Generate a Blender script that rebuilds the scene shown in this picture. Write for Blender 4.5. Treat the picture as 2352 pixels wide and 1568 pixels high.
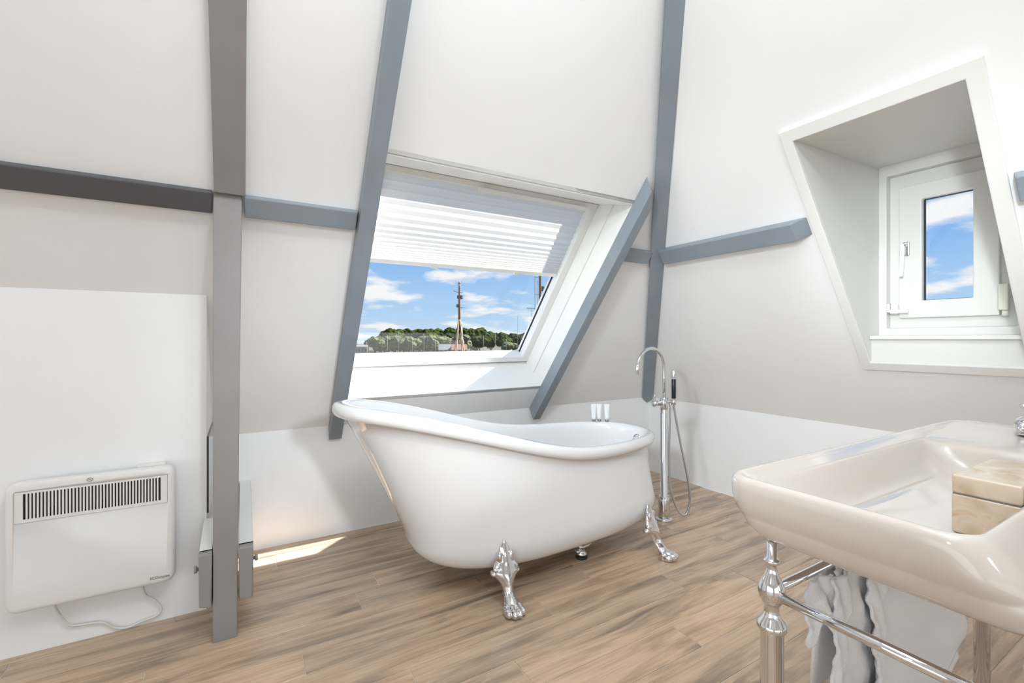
import bpy, bmesh, math, random
import numpy as np
from mathutils import Vector, Matrix, noise
random.seed(7)
for o in list(bpy.data.objects): bpy.data.objects.remove(o, do_unlink=True)
scn = bpy.context.scene
COL = scn.collection
R = math.radians

# ------------------------------------------------------------------ camera
cam = bpy.data.objects.new('camera', bpy.data.cameras.new('camera'))
COL.objects.link(cam); scn.camera = cam
cam.location = (0, 0, 1.15)
cam.rotation_euler = (R(90), 0, R(-30.5))
cam.data.sensor_width = 36; cam.data.lens = 1050/2352*36
cam.data.shift_y = -6/2352
cam.data.clip_start = .02; cam.data.clip_end = 3000

# ------------------------------------------------------------------ world: blue sky, fair-weather clouds
world = bpy.data.worlds.new('sky'); scn.world = world; world.use_nodes = True
nt = world.node_tree; nt.nodes.clear()
def N(t, typ, **kw):
    n = t.nodes.new(typ)
    for a, v in kw.items(): setattr(n, a, v)
    return n
def ramp(t, pts):
    r = t.nodes.new('ShaderNodeValToRGB'); e = r.color_ramp.elements
    while len(e) < len(pts): e.new(.5)
    for i, (p, c) in enumerate(pts): e[i].position = p; e[i].color = (*c, 1)
    return r
L = nt.links.new
tc = N(nt, 'ShaderNodeTexCoord'); sep = N(nt, 'ShaderNodeSeparateXYZ'); L(tc.outputs['Generated'], sep.inputs[0])
sky = ramp(nt, [(0, (.62, .76, .93)), (.05, (.46, .68, .93)), (.2, (.2, .44, .85)), (.6, (.13, .33, .74))])
L(sep.outputs['Z'], sky.inputs[0])
mx = N(nt, 'ShaderNodeMath', operation='MAXIMUM'); L(sep.outputs['Z'], mx.inputs[0]); mx.inputs[1].default_value = 0
ad = N(nt, 'ShaderNodeMath', operation='ADD'); L(mx.outputs[0], ad.inputs[0]); ad.inputs[1].default_value = .20
vd = N(nt, 'ShaderNodeVectorMath', operation='DIVIDE'); L(tc.outputs['Generated'], vd.inputs[0])
cb = N(nt, 'ShaderNodeCombineXYZ')
for i in range(3): L(ad.outputs[0], cb.inputs[i])
L(cb.outputs[0], vd.inputs[1])
nz = N(nt, 'ShaderNodeTexNoise'); nz.inputs['Scale'].default_value = 2.7; nz.inputs['Detail'].default_value = 7; nz.inputs['Roughness'].default_value = .5
mp = N(nt, 'ShaderNodeMapping'); mp.inputs['Location'].default_value = (3.1, 1.7, 0); mp.inputs['Scale'].default_value = (1, 1, .9)
L(vd.outputs[0], mp.inputs[0]); L(mp.outputs[0], nz.inputs['Vector'])
cr = ramp(nt, [(.50, (0, 0, 0)), (.62, (1, 1, 1))]); L(nz.outputs[0], cr.inputs[0])
mixc = N(nt, 'ShaderNodeMixRGB'); L(cr.outputs[0], mixc.inputs[0]); L(sky.outputs[0], mixc.inputs[1]); mixc.inputs[2].default_value = (.93, .93, .95, 1)
bg = N(nt, 'ShaderNodeBackground'); L(mixc.outputs[0], bg.inputs[0]); bg.inputs[1].default_value = .95
L(bg.outputs[0], N(nt, 'ShaderNodeOutputWorld').inputs[0])

# ------------------------------------------------------------------ sun, ceiling bulbs, added fill lights, exposure
def light(name, typ, loc, energy, color=(1, 1, 1), **kw):
    d = bpy.data.lights.new(name, typ); d.energy = energy; d.color = color
    o = bpy.data.objects.new(name, d); COL.objects.link(o); o.location = loc
    for a, v in kw.items(): setattr(d, a, v)
    return o
sun = light('sun', 'SUN', (60, -5, 60), 17, (1, .97, .92), angle=R(.6))
sun.rotation_euler = Vector((.875, -.07, 1)).to_track_quat('Z', 'Y').to_euler()
a = light('ceiling_fill', 'AREA', (.1, .1, 3.0), 17, (.865, .94, 1), shape='RECTANGLE', size=2.0, size_y=1.6)  # unseen area light added to brighten the room from above
b = light('rear_fill', 'AREA', (-.6, -4.9, 1.0), 33, (.865, .94, 1), shape='RECTANGLE', size=5.5, size_y=1.8)  # added fill from behind the camera, no window built there
b.rotation_euler = (R(90), 0, 0)
c_ = light('left_fill', 'AREA', (-4.4, -1.2, 1.0), 48, (.865, .94, 1), shape='RECTANGLE', size=5.5, size_y=1.8)  # added fill from the left, lifts the right slope and dormer
c_.rotation_euler = (R(90), 0, R(-90))
for i, (x, y, z) in enumerate(((.50, .15, 2.75), (.30, .30, 2.75), (.62, .35, 2.75), (.40, -.02, 2.75), (.70, .12, 2.75))):      # bulbs of the ceiling fitting
    light('spot_bulb', 'POINT', (x, y, z), 7.5, (.865, .94, 1), shadow_soft_size=.035)
for nm, loc, aim, deg, en in (('fill_spot_bath', (.9, -2.6, 2.2), (.56, 2.75, .85), 24, 330), ('fill_spot_right', (-2.2, -.4, 2.3), (2.75, 1.95, .85), 36, 330), ('fill_spot_dormer', (-2.6, -1.0, 1.75), (2.7, .80, 1.58), 13.5, 620)):  # aimed spots added to lift the dim walls and dormer
    t_ = light(nm, 'SPOT', loc, en, (.865, .94, 1), spot_size=R(deg), spot_blend=1, shadow_soft_size=.2)
    t_.rotation_euler = (Vector(loc)-Vector(aim)).to_track_quat('Z', 'Y').to_euler()
scn.view_settings.view_transform = 'Standard'; scn.view_settings.look = 'None'
scn.view_settings.gamma = 1; scn.view_settings.use_curve_mapping = False
scn.view_settings.exposure = .13

# ------------------------------------------------------------------ materials
def mat(name, col, rough=.5, metal=0, coat=0, var=0, vscale=6, bump=0, bscale=80, spec=.5):
    m = bpy.data.materials.new(name); m.use_nodes = True; t = m.node_tree
    p = t.nodes['Principled BSDF']
    p.inputs['Base Color'].default_value = (*col, 1); p.inputs['Roughness'].default_value = rough
    p.inputs['Metallic'].default_value = metal; p.inputs['Coat Weight'].default_value = coat
    p.inputs['Coat Roughness'].default_value = .04; p.inputs['Specular IOR Level'].default_value = spec
    tcn = t.nodes.new('ShaderNodeTexCoord')
    if var:
        n = t.nodes.new('ShaderNodeTexNoise'); n.inputs['Scale'].default_value = vscale; n.inputs['Detail'].default_value = 5
        t.links.new(tcn.outputs['Object'], n.inputs['Vector'])
        r = ramp(t, [(.3, tuple(max(0, c*(1-var)) for c in col)), (.7, tuple(min(1, c*(1+var)) for c in col))])
        t.links.new(n.outputs[0], r.inputs[0]); t.links.new(r.outputs[0], p.inputs['Base Color'])
    if bump:
        n = t.nodes.new('ShaderNodeTexNoise'); n.inputs['Scale'].default_value = bscale; n.inputs['Detail'].default_value = 3
        t.links.new(tcn.outputs['Object'], n.inputs['Vector'])
        bm = t.nodes.new('ShaderNodeBump'); bm.inputs['Strength'].default_value = bump; bm.inputs['Distance'].default_value = .004
        t.links.new(n.outputs[0], bm.inputs['Height']); t.links.new(bm.outputs[0], p.inputs['Normal'])
    return m
M = {}
M['plaster'] = mat('white_plaster', (.93, .93, .925), .65, var=.008, vscale=3, bump=.05, bscale=60, spec=.25)
M['trim'] = mat('white_gloss_trim', (.86, .86, .83), .32, var=.006)
M['dtrim'] = mat('off_white_dormer_paint', (.80, .80, .76), .38, var=.008)
M['greypost'] = mat('warm_grey_paint', (.285, .272, .268), .42, var=.06, vscale=5, bump=.12, bscale=25)
M['greyblue'] = mat('blue_grey_paint', (.26, .30, .34), .38, var=.06, vscale=5, bump=.12, bscale=25)
M['greyblue_shade'] = mat('shaded_blue_grey_paint', (.095, .095, .105), .45, var=.06, vscale=5, bump=.1, bscale=25)  # blue-grey beam paint darkened to carry the shade on the left purlin
M['enamel'] = mat('white_bath_enamel', (.86, .86, .86), .12, coat=.6)
M['ceramic'] = mat('warm_white_ceramic', (.62, .555, .495), .1, coat=.7)
M['chrome'] = mat('chrome', (.74, .75, .77), .05, 1)
M['satin'] = mat('satin_steel', (.55, .56, .57), .28, 1)
M['blackgrip'] = mat('black_rubber_grip', (.012, .016, .025), .3)
M['blackrubber'] = mat('black_rubber', (.02, .02, .02), .5)
M['heater'] = mat('white_powder_coat', (.84, .82, .79), .4)
M['heaterdark'] = mat('heater_inside', (.10, .10, .095), .6)
M['print'] = mat('grey_print', (.2, .19, .17), .6)
M['cable'] = mat('white_cable', (.78, .75, .70), .45)
M['towel'] = mat('white_towelling', (.92, .92, .93), .95, bump=.6, bscale=350, spec=.1)
M['tube'] = mat('white_plastic_tube', (.88, .88, .88), .3)
M['cap'] = mat('silver_grey_cap', (.28, .31, .34), .25, .6)
M['grout'] = mat('pale_grout', (.66, .57, .48), .8, var=.05)
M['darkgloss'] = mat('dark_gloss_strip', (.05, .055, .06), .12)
M['hinge'] = mat('ivory_plastic', (.80, .79, .70), .4)
M['mast'] = mat('varnished_mast_wood', (.17, .09, .045), .5, var=.15, vscale=2)
M['mastpale'] = mat('pale_spar_wood', (.30, .19, .105), .5, var=.12, vscale=2)
M['ironwork'] = mat('dark_ironwork', (.06, .055, .05), .5)
M['housewhite'] = mat('white_render', (.25, .235, .215), .8, var=.03)
M['redroof'] = mat('red_roof_tiles', (.16, .065, .04), .8, var=.12, vscale=1)
M['greyroof'] = mat('grey_slate', (.11, .115, .12), .8, var=.1, vscale=1)
M['winglass'] = mat('far_dark_glass', (.08, .09, .1), .2)
M['quay'] = mat('quay_ground', (.05, .045, .03), .9, var=.35, vscale=.05)
M['water'] = mat('harbour_water', (.05, .06, .07), .15, var=.2, vscale=.2, bump=.3, bscale=1)
M['leaf'] = mat('dark_leaves', (.026, .042, .005), .9, spec=.08, var=.7, vscale=.55, bump=1, bscale=1.3)
M['leafhaze'] = mat('haze_pale_leaves', (.07, .085, .025), .8, var=.3, vscale=.5, bump=1, bscale=1.3)  # paleness carries the haze on the skylight glass; also one bush
M['bark'] = mat('bark', (.12, .09, .06), .9, var=.2)

def wood_material():
    m = bpy.data.materials.new('wood_look_tile'); m.use_nodes = True; t = m.node_tree; p = t.nodes['Principled BSDF']; l = t.links.new
    tc = t.nodes.new('ShaderNodeTexCoord'); oi = t.nodes.new('ShaderNodeObjectInfo')
    mul = t.nodes.new('ShaderNodeMath'); mul.operation = 'MULTIPLY'; mul.inputs[1].default_value = 37.0; l(oi.outputs['Random'], mul.inputs[0])
    cb = t.nodes.new('ShaderNodeCombineXYZ'); l(mul.outputs[0], cb.inputs[0]); l(mul.outputs[0], cb.inputs[1])
    va = t.nodes.new('ShaderNodeVectorMath'); va.operation = 'ADD'; l(tc.outputs['Object'], va.inputs[0]); l(cb.outputs[0], va.inputs[1])
    mp = t.nodes.new('ShaderNodeMapping'); mp.inputs['Scale'].default_value = (1.0, 9, 9); l(va.outputs[0], mp.inputs[0])
    n1 = t.nodes.new('ShaderNodeTexNoise'); n1.inputs['Scale'].default_value = 1.7; n1.inputs['Detail'].default_value = 6; n1.inputs['Roughness'].default_value = .6; n1.inputs['Distortion'].default_value = .6
    l(mp.outputs[0], n1.inputs['Vector'])
    mp2 = t.nodes.new('ShaderNodeMapping'); mp2.inputs['Scale'].default_value = (2.5, 60, 60); l(va.outputs[0], mp2.inputs[0])
    n2 = t.nodes.new('ShaderNodeTexNoise'); n2.inputs['Scale'].default_value = 1.5; n2.inputs['Detail'].default_value = 4; l(mp2.outputs[0], n2.inputs['Vector'])
    base = ramp(t, [(.30, (.235, .175, .130)), (.42, (.43, .31, .215)), (.53, (.60, .43, .295)), (.75, (.68, .51, .36))]); l(n1.outputs[0], base.inputs[0])
    fine = ramp(t, [(.3, (.84, .84, .84)), (.7, (1.08, 1.08, 1.08))]); l(n2.outputs[0], fine.inputs[0])
    mxx = t.nodes.new('ShaderNodeMixRGB'); mxx.blend_type = 'MULTIPLY'; mxx.inputs[0].default_value = 1; l(base.outputs[0], mxx.inputs[1]); l(fine.outputs[0], mxx.inputs[2])
    tone = ramp(t, [(0, (.86, .87, .88)), (.5, (1, .99, .98)), (1, (1.12, 1.09, 1.05))]); l(oi.outputs['Random'], tone.inputs[0])
    mx2 = t.nodes.new('ShaderNodeMixRGB'); mx2.blend_type = 'MULTIPLY'; mx2.inputs[0].default_value = 1; l(mxx.outputs[0], mx2.inputs[1]); l(tone.outputs[0], mx2.inputs[2])
    l(mx2.outputs[0], p.inputs['Base Color']); p.inputs['Roughness'].default_value = .27; p.inputs['Specular IOR Level'].default_value = .6
    bm = t.nodes.new('ShaderNodeBump'); bm.inputs['Strength'].default_value = .12; bm.inputs['Distance'].default_value = .002
    l(n2.outputs[0], bm.inputs['Height']); l(bm.outputs[0], p.inputs['Normal'])
    return m
M['wood'] = wood_material()
def marble_material():
    m = bpy.data.materials.new('beige_marble'); m.use_nodes = True; t = m.node_tree; p = t.nodes['Principled BSDF']; l = t.links.new
    tc = t.nodes.new('ShaderNodeTexCoord')
    n1 = t.nodes.new('ShaderNodeTexNoise'); n1.inputs['Scale'].default_value = 14; n1.inputs['Detail'].default_value = 7; n1.inputs['Distortion'].default_value = 1.2; l(tc.outputs['Object'], n1.inputs['Vector'])
    r1 = ramp(t, [(.3, (.46, .33, .20)), (.48, (.60, .47, .33)), (.60, (.66, .55, .43)), (.70, (.55, .29, .08)), (.8, (.62, .50, .37))]); l(n1.outputs[0], r1.inputs[0])
    l(r1.outputs[0], p.inputs['Base Color']); p.inputs['Roughness'].default_value = .22; p.inputs['Coat Weight'].default_value = .4
    return m
M['marble'] = marble_material()
def glass_material():
    m = bpy.data.materials.new('clear_window_glass'); m.use_nodes = True; t = m.node_tree; t.nodes.clear()
    o = t.nodes.new('ShaderNodeOutputMaterial'); tr = t.nodes.new('ShaderNodeBsdfTransparent'); gl = t.nodes.new('ShaderNodeBsdfGlossy'); gl.inputs['Roughness'].default_value = .01
    mi = t.nodes.new('ShaderNodeMixShader')
    tr.inputs[0].default_value = (.97, .98, .97, 1)
    mi.inputs[0].default_value = .05; t.links.new(tr.outputs[0], mi.inputs[1]); t.links.new(gl.outputs[0], mi.inputs[2]); t.links.new(mi.outputs[0], o.inputs[0])
    return m
M['glass'] = glass_material()
def blind_material():
    m = bpy.data.materials.new('pleated_blind_fabric'); m.use_nodes = True; t = m.node_tree; t.nodes.clear()
    o = t.nodes.new('ShaderNodeOutputMaterial'); df = t.nodes.new('ShaderNodeBsdfDiffuse'); tl = t.nodes.new('ShaderNodeBsdfTranslucent'); mi = t.nodes.new('ShaderNodeMixShader')
    df.inputs[0].default_value = (.94, .94, .94, 1); tl.inputs[0].default_value = (.80, .765, .71, 1); mi.inputs[0].default_value = .54
    n = t.nodes.new('ShaderNodeTexNoise'); n.inputs['Scale'].default_value = 300; bm = t.nodes.new('ShaderNodeBump'); bm.inputs['Strength'].default_value = .1
    t.links.new(n.outputs[0], bm.inputs['Height']); t.links.new(bm.outputs[0], df.inputs['Normal'])
    t.links.new(df.outputs[0], mi.inputs[1]); t.links.new(tl.outputs[0], mi.inputs[2]); t.links.new(mi.outputs[0], o.inputs[0])
    return m
M['blind'] = blind_material()

# ------------------------------------------------------------------ mesh helpers
class MB:
    def __init__(s): s.v = []; s.f = []; s.sm = []
    def add(s, vs, fs, smooth=False):
        o = len(s.v); s.v += [tuple(v) for v in vs]
        for f in fs: s.f.append([i+o for i in f]); s.sm.append(smooth)
        return s
    def hexa(s, p):   # 8 points: bottom 4 (ccw), top 4
        return s.add(p, [(3, 2, 1, 0), (4, 5, 6, 7), (0, 1, 5, 4), (1, 2, 6, 5), (2, 3, 7, 6), (3, 0, 4, 7)])
    def box(s, x0, x1, y0, y1, z0, z1):
        return s.hexa([(x0, y0, z0), (x1, y0, z0), (x1, y1, z0), (x0, y1, z0), (x0, y0, z1), (x1, y0, z1), (x1, y1, z1), (x0, y1, z1)])
    def loft(s, rings, cap0=True, cap1=True, smooth=True, closed=True):
        n = len(rings[0]); o = len(s.v)
        for r in rings: s.v += [tuple(p) for p in r]
        for i in range(len(rings)-1):
            for j in range(n if closed else n-1):
                a = o+i*n+j; b2 = o+i*n+(j+1) % n
                s.f.append([a, b2, b2+n, a+n]); s.sm.append(smooth)
        if cap0: s.f.append([o+j for j in range(n)][::-1]); s.sm.append(smooth)
        if cap1: s.f.append([o+(len(rings)-1)*n+j for j in range(n)]); s.sm.append(smooth)
        return s
    def tube(s, path, r, n=12, cap=True):
        P = [Vector(p) for p in path]; rs = r if isinstance(r, (list, tuple)) else [r]*len(P)
        rings = []; up = None
        for i, p in enumerate(P):
            t = (P[min(i+1, len(P)-1)]-P[max(i-1, 0)]).normalized()
            if up is None: up = Vector((0, 0, 1)) if abs(t.z) < .9 else Vector((1, 0, 0))
            sd = t.cross(up).normalized(); up = sd.cross(t).normalized()
            rings.append([p+(sd*math.cos(2*math.pi*k/n)+up*math.sin(2*math.pi*k/n))*rs[i] for k in range(n)])
        return s.loft(rings, cap, cap)
    def lathe(s, prof, c=(0, 0, 0), n=32):
        rings = [[(c[0]+r*math.cos(2*math.pi*k/n), c[1]+r*math.sin(2*math.pi*k/n), c[2]+z) for k in range(n)] for r, z in prof]
        return s.loft(rings, True, True)
    def ball(s, c, r, n=16, m=10):
        rx, ry, rz = r if isinstance(r, (tuple, list)) else (r, r, r)
        rings = []
        for i in range(m+1):
            th = math.pi*(i+.02 if i == 0 else (i-.02 if i == m else i))/m
            rings.append([(c[0]+rx*math.sin(th)*math.cos(2*math.pi*k/n), c[1]+ry*math.sin(th)*math.sin(2*math.pi*k/n), c[2]-rz*math.cos(th)) for k in range(n)])
        return s.loft(rings)
    def build(s, name, m, parent=None, bevel=0, seg=2, fix=True):
        me = bpy.data.meshes.new(name); me.from_pydata(s.v, [], s.f)
        bm = bmesh.new(); bm.from_mesh(me)
        for f, q in zip(bm.faces, s.sm): f.smooth = q
        if fix: bmesh.ops.remove_doubles(bm, verts=bm.verts, dist=1e-6)
        if fix: bmesh.ops.recalc_face_normals(bm, faces=bm.faces)
        if bevel:
            es = [e for e in bm.edges if len(e.link_faces) == 2 and e.calc_face_angle(0) > .5]
            bmesh.ops.bevel(bm, geom=es, offset=bevel, segments=seg, affect='EDGES', profile=.5)
            for f in bm.faces: f.smooth = False
        bm.to_mesh(me); bm.free()
        return link(name, me, m, parent)
def link(name, me, m, parent=None):
    if m: 
        me.materials.clear(); me.materials.append(M[m] if isinstance(m, str) else m)
    o = bpy.data.objects.new(name, me); COL.objects.link(o)
    if parent: o.parent = parent
    return o
def tag(o, label=None, cat=None, group=None, kind=None):
    if label: o['label'] = label
    if cat: o['category'] = cat
    if group: o['group'] = group
    if kind: o['kind'] = kind
    return o
def empty(name, loc=(0, 0, 0), rz=0):
    o = bpy.data.objects.new(name, None); COL.objects.link(o); o.location = loc; o.rotation_euler = (0, 0, rz); o.empty_display_size = .05
    return o
def recentre(o, c):    # move origin of a built mesh to c without moving it
    o.data.transform(Matrix.Translation(-Vector(c))); o.location = c
    return o
def copy_tree(o, parent=None):
    c = o.copy(); COL.objects.link(c)
    if parent: c.parent = parent
    for ch in list(o.children): copy_tree(ch, c)
    return c
def spline(pts, n=8):
    P = [Vector(p) for p in pts]; out = []
    for i in range(len(P)-1):
        p0 = P[max(i-1, 0)]; p1 = P[i]; p2 = P[i+1]; p3 = P[min(i+2, len(P)-1)]
        for k in range(n):
            t = k/n
            out.append(.5*((2*p1)+(p2-p0)*t+(2*p0-5*p1+4*p2-p3)*t*t+(3*p1-p0-3*p2+p3)*t**3))
    out.append(P[-1]); return out
def evaluated(o):
    dg = bpy.context.evaluated_depsgraph_get(); me = bpy.data.meshes.new_from_object(o.evaluated_get(dg))
    o.modifiers.clear(); o.data = me
    return o
def text_mesh(name, body, size, mtx, m, parent, depth=.0006):
    cu = bpy.data.curves.new(name, 'FONT'); cu.body = body; cu.size = size; cu.extrude = depth
    t = bpy.data.objects.new('tmp', cu); COL.objects.link(t)
    dg = bpy.context.evaluated_depsgraph_get(); me = bpy.data.meshes.new_from_object(t.evaluated_get(dg))
    bpy.data.objects.remove(t, do_unlink=True)
    me.transform(mtx)
    return link(name, me, m, parent)

# ------------------------------------------------------------------ room shell
KY, KX, KZ, K = 2.855, 3.078, .640, .74
SQ = math.sqrt(1+K*K); NB = Vector((0, -1/SQ, -K/SQ)); NR = Vector((-1/SQ, 0, -K/SQ))
ZC = 3.05; XL, YF = -4.5, -5.0
def PB(x, z, n=0): return Vector((x, KY-K*(z-KZ), z))+NB*n      # on the back slope, n metres into the room
def PR(y, z, n=0): return Vector((KX-K*(z-KZ), y, z))+NR*n      # on the right slope
def struct(o): o['kind'] = 'structure'; return o
def shell(name, pts, faces, out, th=.05, m='plaster'):
    b_ = MB(); n = len(pts); off = Vector(out)*th
    vs = [Vector(p) for p in pts]+[Vector(p)+off for p in pts]
    fs = [list(f) for f in faces]+[[i+n for i in f][::-1] for f in faces]
    from collections import Counter
    ed = Counter()
    for f in faces:
        for i in range(len(f)): ed[(f[i], f[(i+1) % len(f)])] += 1
    for (p, q) in list(ed):
        if (q, p) not in ed: fs.append([p, q, q+n, p+n])
    b_.add(vs, fs)
    return struct(b_.build(name, m))
# skylight opening corners on the back slope (x, z)
SK = dict(bl=(.500, .806), br=(1.866, .813), tr=(1.934, 1.918), tl=(.515, 1.918))
def Q(u, v, D):
    bx, bz = [SK['bl'][i]*(1-u)+SK['br'][i]*u for i in (0, 1)]; tx, tz = [SK['tl'][i]*(1-u)+SK['tr'][i]*u for i in (0, 1)]
    return PB(bx*(1-v)+tx*v, bz*(1-v)+tz*v, -D)
hx = KX-K*(ZC-KZ); hy = KY-K*(ZC-KZ)
shell('wall_back_slope', [PB(XL, KZ), PB(KX, KZ), PB(hx, ZC), PB(XL, ZC), Q(-.004, -.004, 0), Q(1.004, -.004, 0), Q(1.004, 1.004, 0), Q(-.004, 1.004, 0)],
      [(0, 1, 5, 4), (1, 2, 6, 5), (2, 3, 7, 6), (3, 0, 4, 7)], -NB)
DY0, DY1, DZ0, DZ1 = .540, 1.088, 1.038, 2.012
shell('wall_right_slope', [PR(YF, KZ), PR(KY, KZ), PR(hy, ZC), PR(YF, ZC), PR(DY0-.006, DZ0-.006), PR(DY1+.006, DZ0-.006), PR(DY1+.006, DZ1+.006), PR(DY0-.006, DZ1+.006)],
      [(1, 0, 4, 5), (2, 1, 5, 6), (3, 2, 6, 7), (0, 3, 7, 4)], -NR)
struct(MB().box(XL, KX+.1, KY, KY+.1, 0, KZ).build('wall_back', 'plaster'))
struct(MB().box(KX, KX+.1, YF, KY, 0, KZ).build('wall_right', 'plaster'))
struct(MB().box(XL-.1, XL, YF, KY+.1, 0, ZC).build('wall_left', 'plaster'))
struct(MB().box(XL-.1, KX+.1, YF-.1, YF, 0, ZC).build('wall_front', 'plaster'))
struct(MB().box(XL-.1, hx+.05, YF-.1, hy+.05, ZC, ZC+.08).build('ceiling', 'plaster'))
# boxed-out lower wall behind the heater
by = 2.34; bz = KZ+(KY-by)/K
b_ = MB().add([(XL, by, 0), (-.133, by, 0), (-.133, KY, 0), (XL, KY, 0), (XL, by, bz), (-.133, by, bz), (-.133, KY, KZ), (XL, KY, KZ)],
              [(0, 1, 5, 4), (1, 2, 6, 5), (2, 3, 7, 6), (3, 0, 4, 7), (4, 5, 6, 7), (3, 2, 1, 0)])
struct(b_.build('wall_heater_side', 'plaster'))
tag(MB().box(-.1328, -.126, 2.36, 2.80, .40, .73).build('dark_strip', 'darkgloss', bevel=.002), 'dark glossy upright strip in the gap behind the grey post', 'cover strip')  # dark glossy box on the side of the boxed-out wall

# floor: grout bed and single planks
floor = struct(MB().box(XL, KX, YF, KY, -.05, -.0025).build('floor', 'grout'))
PW, PL, GAP = .148, 1.26, .0034
pm = MB()
pm.add([(GAP/2+.001, GAP/2+.001, 0), (PL-GAP/2-.001, GAP/2+.001, 0), (PL-GAP/2-.001, PW-GAP/2-.001, 0), (GAP/2+.001, PW-GAP/2-.001, 0),
        (GAP/2, GAP/2, -.001), (PL-GAP/2, GAP/2, -.001), (PL-GAP/2, PW-GAP/2, -.001), (GAP/2, PW-GAP/2, -.001),
        (GAP/2, GAP/2, -.012), (PL-GAP/2, GAP/2, -.012), (PL-GAP/2, PW-GAP/2, -.012), (GAP/2, PW-GAP/2, -.012)],
       [(0, 1, 2, 3), (4, 5, 1, 0), (5, 6, 2, 1), (6, 7, 3, 2), (7, 4, 0, 3), (8, 9, 5, 4), (9, 10, 6, 5), (10, 11, 7, 6), (11, 8, 4, 7)])
plank0 = pm.build('plank', 'wood', floor); first = True
offs = {0: .187, 1: .970, 2: .44, 3: .55, 4: 1.02, -1: 1.118, -2: .5, -3: .835, -4: .222, -5: 1.02}
far = MB(); FX, FY = -1.6, -1.9                    # single planks here; the unseen rest of the room joined
for n in range(-46, 8):
    y0 = 1.7045+PW*n
    if y0 < YF or y0 > KY: continue
    off = offs.get(n, random.random()*PL)
    for k_ in range(-8, 6):
        x0 = off+PL*k_; x1 = x0+PL
        if x1 <= XL+.02 or x0 >= KX-.02: continue
        cx0, cx1, cy1 = max(x0, XL), min(x1, KX), min(y0+PW, KY)
        if y0 < FY or x1 < FX: far.box(cx0+GAP/2, cx1-GAP/2, y0+GAP/2, cy1-GAP/2, -.012, 0); continue
        if y0+PW > KY or x0 < XL or x1 > KX:      # cut planks at the walls
            o = MB().box(cx0-x0+GAP/2, cx1-x0-GAP/2, GAP/2, cy1-y0-GAP/2, -.012, 0).build('plank', 'wood', floor)
        elif first: o = plank0; first = False
        else:
            o = plank0.copy(); COL.objects.link(o)
        o.location = (x0, y0, 0)
far.build('planking', 'wood', floor)['kind'] = 'stuff'

# ------------------------------------------------------------------ timber frame
def prism(p0, p1, w, d, side, nrm):   # beam between p0 and p1 (on the plaster), w along side, d along nrm
    s_ = Vector(side); n_ = Vector(nrm); P = []
    for p in (p0, p1):
        p = Vector(p); P.append([p, p+s_*w, p+s_*w+n_*d, p+n_*d])
    return MB().hexa(P[0]+P[1])
# post with two tie beams bolted to its foot, and the rafter above it
t = empty('timber_post', (-.057, 2.12, 0)); off = Vector(t.location)
def under(o): o.parent = t; o.matrix_parent_inverse = Matrix.Translation(-off); return o
sh = MB().loft([[(-.097, 2.06, 0), (-.019, 2.06, 0), (-.019, 2.16, 0), (-.097, 2.16, 0)],
                [(-.097, 2.06, .8), (-.012, 2.06, .8), (-.012, 2.16, .8), (-.097, 2.16, .8)],
                [(-.096, 2.055, 1.706), (-.002, 2.055, 1.722), (-.002, 2.075, 1.706), (-.096, 2.075, 1.706)]], smooth=False)
under(sh.build('shaft', 'greypost', bevel=.003))
tag(t, 'tall warm grey square timber post standing on the floor right of the heater', 'post')
def tie(x0, x1, y1, label, px):
    e = empty('tie_beam', ((x0+x1)/2, 2.07, .14)); o0 = Vector(e.location)
    def U(o): o.parent = e; o.matrix_parent_inverse = Matrix.Translation(-o0); return o
    z0, z1 = .14, .347
    body = MB().loft([[(x0+.004, 2.052, z0+.01), (x1-.004, 2.052, z0), (x1, 2.052, z1-.004), (x0, 2.052, z1-.004)],
                      [(x0, 2.075, z0), (x1, 2.075, z0), (x1, 2.075, z1), (x0, 2.075, z1)],
                      [(x0, y1, z0+.03), (x1, y1, z0+.03), (x1, y1, z1+.035), (x0, y1, z1+.035)]], smooth=False)
    U(body.build('beam', 'greypost', bevel=.004))
    U(MB().box(x0+.001, x1-.001, 2.078, y1-.002, z1-.002, z1+.004).loft(
        [[(x0+.001, 2.078, z1), (x1-.001, 2.078, z1), (x1-.001, 2.078, z1+.004), (x0+.001, 2.078, z1+.004)],
         [(x0+.001, y1-.001, z1+.034), (x1-.001, y1-.001, z1+.034), (x1-.001, y1-.001, z1+.040), (x0+.001, y1-.001, z1+.040)]], smooth=False).build('top_layer', 'trim'))['label'] = 'white top face'  # white layer over the top of the grey beam
    s_ = -1 if px < x0 else 1
    xa = x0 if s_ < 0 else x1
    U(MB().tube([(xa, 2.09, .28), (xa+s_*.006, 2.09, .28), (xa+s_*.007, 2.09, .28), (xa+s_*.016, 2.09, .28)], [.007, .007, .013, .013], 10).build('bolt', 'greypost'))
    tag(e, label, 'beam')
tie(-.142, -.099, 2.335, 'short grey tie beam bolted to the left of the post foot', -.2)
tie(-.014, .036, 2.853, 'grey tie beam with white top running back from right of post foot', .1)
tag(prism(PB(-.093, 1.715), PB(-.088, 2.98), .102, .03, (1, 0, 0), NB).build('rafter', 'greypost', bevel=.003),
    'wide grey rafter rising up the slope above the timber post', 'rafter')
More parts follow.
